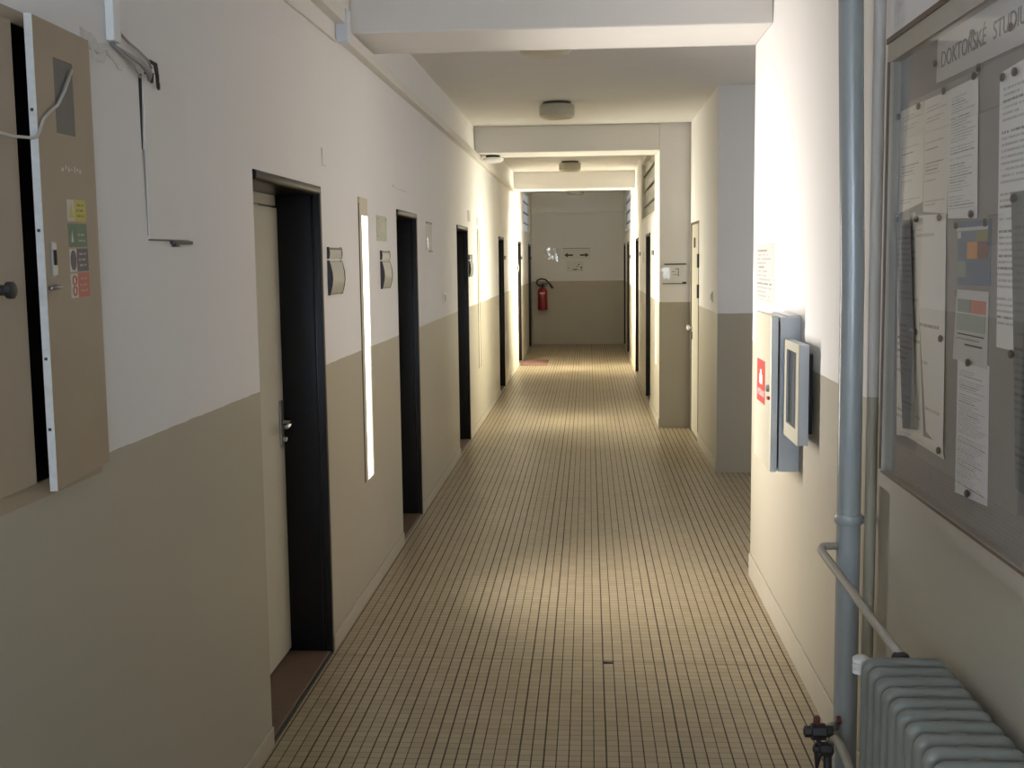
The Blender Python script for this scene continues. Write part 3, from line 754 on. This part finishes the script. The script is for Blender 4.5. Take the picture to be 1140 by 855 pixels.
t = thing('direction_sign', (-.24, Y, 1.64), 'white direction sign with two black arrows on the end wall', 'sign')
bx(-.50, .04, Y-.004, Y, 1.645, 1.865, bevel=.001).build('sign_sheet', 'notice_white', t)
def arrow(m, xc, zc, w, h, d):
    hw = w/2; pts = [(-hw, -.35*h), (.1*w, -.35*h), (.1*w, -h), (hw, 0), (.1*w, h), (.1*w, .35*h), (-hw, .35*h)]
    m.prism([(xc+d*a, Y-.0045, zc+b) for a, b in (pts if d > 0 else pts[::-1])], (0, -.001, 0))
for xc, d in ((-.38, -1), (-.075, 1)):
    m = MB(); arrow(m, xc, 1.722, .17, .046, d); part(m.build('arrow', 'ink', t), 'black arrow pointing '+('left' if d < 0 else 'right'))
m = MB(); m.box(-.49, .03, Y-.006, Y-.004, 1.845, 1.858); m.build('top_tape', 'wire_grey', t)
t = thing('notice_holder', (-.68, Y, 1.65), 'shiny clear notice holder left of the arrow sign', 'notice')
bx(-.84, -.53, Y-.003, Y, 1.655, 1.865).build('notice_sheet', 'notice_white', t)
m = MB(); random.seed(5)
for x0, z0 in ((-.80, 1.78), (-.77, 1.70), (-.64, 1.72), (-.60, 1.66), (-.60, 1.80), (-.70, 1.69), (-.75, 1.84)):
    for k in range(2):
        cx_, cz = x0+random.uniform(-.01, .02), z0+random.uniform(-.02, .02); r = .016+random.random()*.02
        m.prism([(cx_+r*.7*math.cos(2*PI*i/5+k), Y-.004, cz+1.8*r*math.sin(2*PI*i/5+k)) for i in range(5)], (random.uniform(-.004, .004), -.004, 0))
part(m.build('crumpled_film', 'crinkle', t), 'bright crumpled plastic film')
t = thing('wall_notice', (-.27, Y, 1.40), 'small pale notice with dark smudges below the arrow sign', 'notice')
bx(-.42, -.10, Y-.003, Y, 1.40, 1.61, bevel=.001).build('notice_sheet', 'notice_white', t)
for x0, x1, z0, z1 in ((-.30, -.21, 1.437, 1.455), (-.20, -.17, 1.53, 1.55), (-.15, -.12, 1.47, 1.50), (-.40, -.37, 1.47, 1.48), (-.24, -.19, 1.50, 1.51), (-.16, -.13, 1.43, 1.445)): bx(x0, x1, Y-.004, Y-.003, z0, z1).build('smudge', 'ink', t)

# ------------------------------------------------------------------ near right wall: poster, hydrant cabinet, small glazed box
t = thing('wall_poster', (R, 5.48, 1.415), 'faint white poster at the corner above the hydrant cabinet', 'poster')
sheet('poster_sheet', 'paper_faint', R, [(5.79, 1.712), (5.20, 1.713), (5.18, 1.42), (5.76, 1.42)], t, curl=.0)
M['faint'] = simple('faint grey print', (.27, .255, .25), .6, var=.3, scale=30)

t = thing('hydrant_cabinet', (R, 4.73, .80), 'cream fire hydrant cabinet with a red sticker on the right wall', 'cabinet')
bx(.752, R, 4.545, 4.96, .795, 1.412, bevel=.003).build('cabinet_body', 'pale_blue', t)
bx(.743, .7515, 4.56, 4.945, .81, 1.395).build('door_gap', 'dark', t)  # near-black strip painting the shade between door and body
d = bx(.715, .7425, 4.53, 4.97, .797, 1.420, bevel=.006).build('door', 'cream_box', t)
bx(.720, .742, 4.5282, 4.5299, .80, 1.415).build('door_edge', 'pale_blue', d)  # thin plate painting the cool light on the cream door's edge
st = bx(.7135, .7149, 4.675, 4.885, 1.048, 1.225).build('sticker', 'red_sticker', d)
m = MB(); m.box(.7128, .7134, 4.735, 4.815, 1.125, 1.165); m.box(.7128, .7134, 4.755, 4.795, 1.165, 1.185); m.build('pictogram', 'white_plastic', st)
text_part('HYDRANT', 'lettering', 'white_plastic', st, (.7133, 4.862, 1.075), .040, (0, -1, 0), (0, 0, 1))
MB().lathe([(.010, 0), (.014, .004), (.014, .012)], (.703, 4.575, 1.128), 'X', 14).build('lock', 'steel', d, smooth='auto')
part(bx(.706, .715, 4.545, 4.575, 1.085, 1.097).build('seal', 'red_sticker', d), 'small red seal')
m = MB(); m.box(R-.05, R-.002, 4.56, 4.94, 1.412, 1.418); m.build('top_dust_ledge', 'pale_blue', t)

t = thing('key_box', (R, 4.28, .96), 'small cream box with a dark glass front, nearer than the hydrant cabinet', 'box')
bx(.803, R, 4.30, 4.49, .985, 1.285).build('back_plate', 'valve_dark', t)
m = MB().slab((4.207, 4.515, .956, 1.327), [(4.257, 4.462, 1.01, 1.295, .006)], lambda u, v, w: (.768+w, u, v), .034)
m.build('box_body', 'pale_blue', t)
m = MB().slab((4.205, 4.517, .954, 1.329), [(4.257, 4.462, 1.01, 1.295, None)], lambda u, v, w: (.7640+w, u, v), .0039)
m.build('front_frame', 'cream_box', t)
bx(.7695, .7735, 4.259, 4.460, 1.012, 1.293).build('pane', 'cabinet_dark_glass', t)
for y in (4.285, 4.315, 4.375): bx(.7685, .7694, y, y+.008, 1.02, 1.285).build('glass_streak', 'meter_grey', t)

# ------------------------------------------------------------------ riser pipes
PX, PY = .752, 3.33
t = thing('riser_pipe', (PX, PY, 0), 'thick grey enamelled heating riser pipe on the near right wall', 'pipe')
MB().tube([(PX+.006, PY, 0.0), (PX+.004, PY, .8), (PX, PY, 1.6), (PX-.035, PY-.01, 2.918)], .034, 28).build('pipe', 'pipe', t, smooth='auto')
c = MB().lathe([(.038, .872), (.041, .876), (.041, .896), (.038, .900)], (PX+.004, PY, 0), n=28)
c.build('clamp', 'pipe', t, smooth='auto')
m = MB().tube([(PX+.04, PY-.012, .884), (R-.001, PY-.012, .884)], .008, 10)
m.lathe([(.013, 0), (.013, .02)], (PX+.045, PY-.012, .884), 'X', 6)
m.build('clamp_bolt', 'pipe', t, smooth='auto')

t = thing('branch_pipe', (.70, 3.1, .74), 'thin beige branch pipe sloping from the riser down to the radiator', 'pipe')
EX = .672
MB().tube([(PX-.0306, PY-.01, .806), (PX-.06, PY-.01, .806), (EX+.008, PY-.012, .805), (EX, PY-.03, .800), (EX+.003, PY-.06, .794), (.716, 2.70, .728), (.722, 2.64, .72)], .0115, 12).build('pipe', 'branch_beige' if 'branch_beige' in M else 'board_frame', t, smooth=True)
MB().lathe([(.018, 0), (.021, .004), (.021, .02), (.016, .026)], (.722, 2.63, .70), 'Z', 8).build('union_nut', 'valve_dark', t, smooth='auto')

M['thin_pipe'] = wall_mat('wall painted pipe', 1.252, (.50, .47, .43), (.30, .27, .205))  # darker copy of the two wall colours
o = MB().tube([(.803, 3.272, 0.02), (.803, 3.272, 1.2), (.797, 3.272, 2.918)], .0165, 18).build('thin_riser_pipe', 'thin_pipe', smooth='auto')
tag(o, 'thin riser pipe painted in the wall colours, between thick pipe and notice board', 'pipe')

# valves near the floor
t = thing('drain_valve', (.70, 3.28, .15), 'dark cast shut off valves at the foot of the riser pipe', 'valve')
vx, vy = .655, 3.26
MB().tube([(PX-.028, 3.30, .268), (.70, 3.285, .268), (.66, vy, .266)], .014, 12).build('stub_pipe', 'pipe', t, smooth=True)
m = MB().lathe([(.008, -.05), (.018, -.046), (.018, -.03), (.026, -.026), (.026, .012), (.018, .016), (.018, .034)], (.672, vy, .266), 'X', 8)
m.build('valve_body', 'valve_dark', t, smooth='auto')
m = MB().lathe([(.009, .0), (.011, .003), (.010, .022), (.005, .026)], (.660, vy, .288), 'Z', 8); part(m.build('valve_cap', 'valve_red', t, smooth='auto'), 'reddish cap')
m = MB().lathe([(.008, -.04), (.014, -.036), (.014, -.024), (.022, -.02), (.022, .012), (.014, .018)], (.686, vy-.02, .222), 'X', 8)
m.build('valve_body', 'valve_dark', t, smooth='auto')
m = MB().tube([(.688, vy-.02, .21), (.690, vy-.02, .14), (.690, vy-.02, 0)], .012, 10); m.tube([(.667, vy, .25), (.664, vy-.005, .20), (.660, vy-.01, .155)], [.006, .012, .004], 8)
m.build('drain_pipe', 'valve_dark', t, smooth=True)
m = MB().tube([(.70, vy-.02, .245), (.706, vy-.04, .262), (.715, vy-.07, .255), (.735, vy-.16, .19), (.752, vy-.26, .12), (.752, vy-.40, .09)], .013, 12)
part(m.build('return_pipe', 'board_frame', t, smooth=True), 'beige bent pipe')
m = MB().lathe([(.012, 0), (.012, .012)], (.722, 3.285, .292), 'X', 10); part(m.build('pipe_tag', 'valve_red', t, smooth='auto'), 'small red tag')

# ------------------------------------------------------------------ radiator
XA, XB, ZT, ZB = .612, .803, .745, .15
NS = 22; PITCH = .0595; YF = 2.545
t = thing('radiator', ((XA+XB)/2, YF-NS*PITCH/2, 0), 'grey ribbed cast radiator under the notice board', 'radiator')
def section(parent, yc, first=None):
    if first is not None:
        c = first.copy(); COL.objects.link(c); c.parent = parent; c.location = (0, yc-YF, 0); return c
    m = MB(); r = .017; rc = .013
    a, b, z0, z1 = XA+r, XB-r, ZB+r, ZT-r
    loop = []
    for cx_, cz, s0 in ((b-rc, z1-rc, 0), (a+rc, z1-rc, 1), (a+rc, z0+rc, 2), (b-rc, z0+rc, 3)):
        for k in range(6):
            th = PI/2*(s0+k/5); loop.append((cx_+rc*math.cos(th), yc, cz+rc*math.sin(th)))
    m.tube(loop, r, 12, closed=True, rb=.018)
    xm = (XA+XB)/2
    for x in (xm-.034, xm+.034): m.tube([(x, yc, z0), (x, yc, z1)], r*.85, 10, rb=.017)
    m.box(a, b, yc-.006, yc+.006, z0, z1)
    for z in (ZT-.042, ZB+.042): m.lathe([(.022, -PITCH/2), (.030, -PITCH/2+.004), (.036, 0), (.030, PITCH/2-.004), (.022, PITCH/2)], (xm, yc, z), 'Y', 18)
    return m.build('radiator_section', 'radiator', parent, smooth='auto')
s0 = section(t, YF)
for k in range(1, NS): section(t, YF-k*PITCH, s0)
xm = (XA+XB)/2
m = MB().lathe([(.012, -.006), (.019, -.003), (.019, .006), (.015, .008), (.019, .010), (.019, .019), (.015, .021), (.019, .023), (.019, .032), (.012, .037)], (XA+.010, YF+.045, ZT-.048), 'Z', 20); m.tube([(XA+.014, YF+.045, ZT-.034), (XA+.05, YF+.045, ZT-.03), (XA+.06, YF+.01, ZT-.03)], .010, 10)
part(m.build('vent_plug', 'white_edge', t, smooth='auto'), 'ribbed pale end plug')
for yy in (YF-PITCH*1.5, YF-PITCH*(NS-2.5)):
    m = MB(); m.tube([(xm-.05, yy, 0), (xm-.05, yy, ZB+.03)], [.022, .014], 10); m.tube([(xm+.05, yy, 0), (xm+.05, yy, ZB+.03)], [.022, .014], 10); m.build('foot', 'radiator', t, smooth=True)

# ------------------------------------------------------------------ glazed notice board
BY0, BY1, BZ0, BZ1 = 1.02, 3.165, 1.02, 2.215
t = thing('notice_board', (R, (BY0+BY1)/2, BZ0), 'large glazed notice board on the near right wall above the radiator', 'notice board')
bx(.824, R, BY0+.01, BY1-.01, BZ0+.01, BZ1-.01).build('back_panel', 'board_back', t)
m = MB().slab((BY0, BY1, BZ0, BZ1), [(BY0+.045, BY1-.030, BZ0+.045, BZ1-.060, None)], lambda u, v, w: (.796+w, u, v), .0365)
m.build('frame', 'board_frame', t)
m = MB(); m.box(.792, .7958, BY0+.02, BY1+.004, BZ1-.010, BZ1+.004); m.box(.790, .7958, BY1-.030, BY1-.020, BZ0+.05, BZ1-.06); m.box(.794, .7958, BY0+.05, BY1-.03, BZ0+.040, BZ0+.046)
part(m.build('frame_lip', 'threshold', t), 'dark thin lip along the frame')
bx(.8005, .8035, BY0+.040, BY1-.026, BZ0+.040, BZ1-.055).build('glass_pane', 'glass', t)
# papers pinned inside: (name, material, depth layer, corners seen from the corridor, label)
XBK = .824
papers = [
 ('notice_sheet', 'paper_warm', .0008, [(3.132, 1.757), (2.972, 1.757), (2.842, 1.200), (3.087, 1.171)], 'warm sheet behind the grey sheet at the far edge of the board'),
 ('notice_sheet', 'paper_warm', .0008, [(3.125, 2.025), (2.911, 2.025), (2.903, 1.779), (3.122, 1.759)], 'warm printed sheet at the upper far corner of the board'),
 ('notice_sheet', 'paper_warm', .0020, [(2.904, 2.024), (2.704, 2.021), (2.704, 1.743), (2.894, 1.755)], 'warm printed sheet in the middle of the upper row of three'),
 ('notice_sheet', 'paper', .0032, [(2.710, 2.021), (2.516, 2.022), (2.494, 1.725), (2.694, 1.732)], 'printed sheet at the near end of the upper row of three'),
 ('notice_sheet', 'paper_warm', .0022, [(3.088, 1.184), (2.827, 1.206), (2.671, 1.212), (2.668, 1.177), (2.932, 1.158)][:4], 'narrow sheet end showing below the leaning sheets'),
 ('notice_sheet', 'paper_plain', .0036, [(2.971, 1.748), (2.708, 1.743), (2.671, 1.202), (2.814, 1.222)], 'long nearly blank leaning sheet beside the grey one'),
 ('notice_sheet', 'paper_grey', .0088, [(3.120, 1.756), (2.985, 1.760), (2.874, 1.217), (3.003, 1.201)], 'dark grey leaning printed sheet at the far edge of the board'),
 ('notice_sheet', 'paper_dense', .0008, [(2.600, 1.415), (2.399, 1.420), (2.382, 1.130), (2.591, 1.117)], 'densely printed sheet hanging lowest on the board'),
 ('notice_sheet', 'paper', .0010, [(2.393, 2.008), (2.180, 2.019), (2.150, 1.461), (2.361, 1.463)], 'white printed sheet at the near edge of the board'),
 ('notice_sheet', 'paper_grey', .0035, [(2.302, 1.767), (2.100, 1.769), (2.08, 1.19), (2.224, 1.200)], 'bluish grey sheet over the near edge sheet'),
]
for nm, mt, dx, c, lab in papers:
    o = sheet(nm, mt, XBK-dx, c, None, curl=.004 if 'leaning' in lab else .0008); tag(o, lab, 'paper', 'papers in the notice board')
t = thing('banner_sheet', (XBK, 2.45, 2.05), 'white heading banner lettered DOKTORSKÉ at the top of the board', 'banner')
sheet('banner_paper', 'paper_blank', XBK-.0008, [(2.815, 2.154), (2.20, 2.160), (2.20, 2.044), (2.819, 2.052)], t)
text_part('DOKTORSKÉ', 'lettering', 'banner_ink', t, (XBK-.0022, 2.785, 2.082), .052, (0, -1, 0), (0, 0, 1))
text_part('STUDIUM', 'lettering', 'banner_ink', t, (XBK-.0022, 2.44, 2.082), .052, (0, -1, 0), (0, 0, 1))
t = thing('colour_flyer', (XBK, 2.52, 1.582), 'blue flyer with orange square pinned on the board', 'flyer')
Z = XBK-.0008
sheet('flyer_sheet', 'poster_blue', Z, [(2.629, 1.720), (2.417, 1.722), (2.409, 1.585), (2.616, 1.582)], t)
for y0, y1, z0, z1, mt in ((2.628, 2.43, 1.7005, 1.708, 'paper_blank'), (2.555, 2.49, 1.64, 1.676, 'orange'), (2.49, 2.425, 1.64, 1.676, 'maroon'), (2.50, 2.425, 1.678, 1.698, 'olive'), (2.622, 2.600, 1.685, 1.699, 'paper_blank'), (2.615, 2.56, 1.600, 1.635, 'sage')):
    bx(Z-.0022, Z-.0016, y1, y0, z0, z1).build('print_block', mt, t)
t = thing('info_card', (XBK, 2.52, 1.416), 'white card with coloured bands below the blue flyer', 'flyer')
sheet('card_sheet', 'paper_blank', Z-.0012, [(2.615, 1.572), (2.414, 1.572), (2.409, 1.412), (2.632, 1.416)], t)
for y0, y1, z0, z1, mt in ((2.605, 2.52, 1.524, 1.552, 'sage'), (2.515, 2.425, 1.524, 1.552, 'coral'), (2.608, 2.425, 1.484, 1.520, 'pale_sage'), (2.60, 2.43, 1.474, 1.477, 'ink'), (2.61, 2.46, 1.464, 1.467, 'faint'), (2.55, 2.44, 1.452, 1.456, 'ink')):
    bx(Z-.0036, Z-.0028, y1, y0, z0, z1).build('print_block', mt, t)
pins = [(2.802, 2.095, 'at the far end of the heading banner'), (2.542, 2.115, 'in the middle of the heading banner'), (2.729, 2.022, 'between the second and third upper sheets'), (2.930, 2.014, 'between the first and second upper sheets'),
        (2.523, 2.024, 'at the near upper corner of the third upper sheet'), (2.495, 2.036, 'doubled beside the third upper sheet'), (3.112, 2.010, 'at the far top corner of the board sheets'), (2.319, 2.084, 'at the near lower part of the banner'), (2.289, 1.995, 'at the top of the near edge sheet'),
        (2.353, 1.995, 'at the top far corner of the near edge sheet'), (3.096, 1.744, 'on top of the dark grey leaning sheet'), (2.923, 1.738, 'on top of the nearly blank leaning sheet'), (2.735, 1.735, 'between upper row and the leaning sheet'), (2.515, 1.735, 'under the third upper sheet'),
        (2.612, 1.714, 'at the far upper corner of the blue flyer'), (2.424, 1.714, 'at the near upper corner of the blue flyer'), (2.905, 1.458, 'on the lower edge of the grey leaning sheet'), (2.700, 1.456, 'on the near edge of the nearly blank sheet'), (2.504, 1.418, 'between the card and the lowest sheet'),
        (2.690, 1.195, 'at the bottom of the leaning sheets'), (2.483, 1.136, 'at the bottom of the lowest sheet'), (2.272, 1.755, 'on top of the bluish sheet at the near edge'), (2.255, 1.457, 'under the near edge sheet')]
for y, z, lab in pins:
    o = MB().lathe([(.0045, .0), (.0085, -.003), (.0085, -.007), (.006, -.009)], (XBK-.0062, y, z), 'X', 14).build('pushpin', 'pin', smooth='auto')
    tag(o, 'dark round pushpin '+lab, 'pushpin', 'pushpins in the notice board')

# ------------------------------------------------------------------ cool daylight lamps of the added, unseen windows
def area(name, loc, rot, sx, sy, e, col, spread=180):
    ld = bpy.data.lights.new(name, 'AREA'); ld.shape = 'RECTANGLE'; ld.size = sx; ld.size_y = sy; ld.energy = e; ld.color = col; ld.spread = math.radians(spread)
    o = bpy.data.objects.new(name, ld); COL.objects.link(o); o.location = loc; o.rotation_euler = rot; return o
area('window_daylight', (-.125, Y0-.05, 1.7), (PI/2, 0, PI), 1.5, 1.45, 82, (.80, .89, 1.0))
area('side_window_daylight', (L-.01, .70, 1.65), (PI/2, 0, -PI/2), 1.1, 1.3, 13, (.86, .92, 1.0))
W_ = bpy.data.worlds.new('World'); SC.world = W_; W_.use_nodes = True
W_.node_tree.nodes['Background'].inputs[0].default_value = (.75, .85, 1, 1); W_.node_tree.nodes['Background'].inputs[1].default_value = .3

t = thing('window_20', (3.3, 7.35, .9), 'window at the end of the side passage', 'window', kind='structure')  # out of view; added to bring cool light into the passage
m = MB(); m.slab((6.4, 8.3, .9, 2.5), [(6.46, 7.32, .96, 2.44, None), (7.38, 8.24, .96, 2.44, None)], lambda u, v, w: (3.26+w, u, v), .06).build('window_frame', 'white_plastic', t)
bx(3.285, 3.29, 6.45, 8.25, .95, 2.45).build('pane', 'window_day', t)
area('passage_daylight', (3.19, 7.35, 1.7), (PI/2, 0, PI/2), 1.8, 1.5, 3.0, (.72, .74, 1.0))

# ------------------------------------------------------------------ camera
cd = bpy.data.cameras.new('Camera'); cam = bpy.data.objects.new('Camera', cd); COL.objects.link(cam)
f = 1270.0; fw = Vector((655-570, 288-427.5, f)).normalized()
a = .012; dn_ = Vector((a, 1, -(fw.x*a+fw.y)/fw.z)).normalized(); r_ = dn_.cross(fw)
# rows give world axes in camera coordinates (x right, y down, z forward)
Rm = Matrix((r_, fw, -dn_))
cx_, cy_, cz_ = Rm.col[0], -Rm.col[1], -Rm.col[2]
mt = Matrix((cx_, cy_, cz_)).transposed().to_4x4(); mt.translation = (0, 0, 1.65)
cam.matrix_world = mt
cd.sensor_fit = 'HORIZONTAL'; cd.sensor_width = 36; cd.lens = 36*f/1140; cd.clip_start = .05; cd.clip_end = 100
SC.camera = cam
SC.view_settings.view_transform = 'Standard'; SC.view_settings.look = 'None'; SC.view_settings.gamma = 1; SC.view_settings.exposure = 0
SC.view_settings.use_curve_mapping = False
SC.cycles.max_bounces = 10; SC.cycles.diffuse_bounces = 6; SC.cycles.transparent_max_bounces = 12
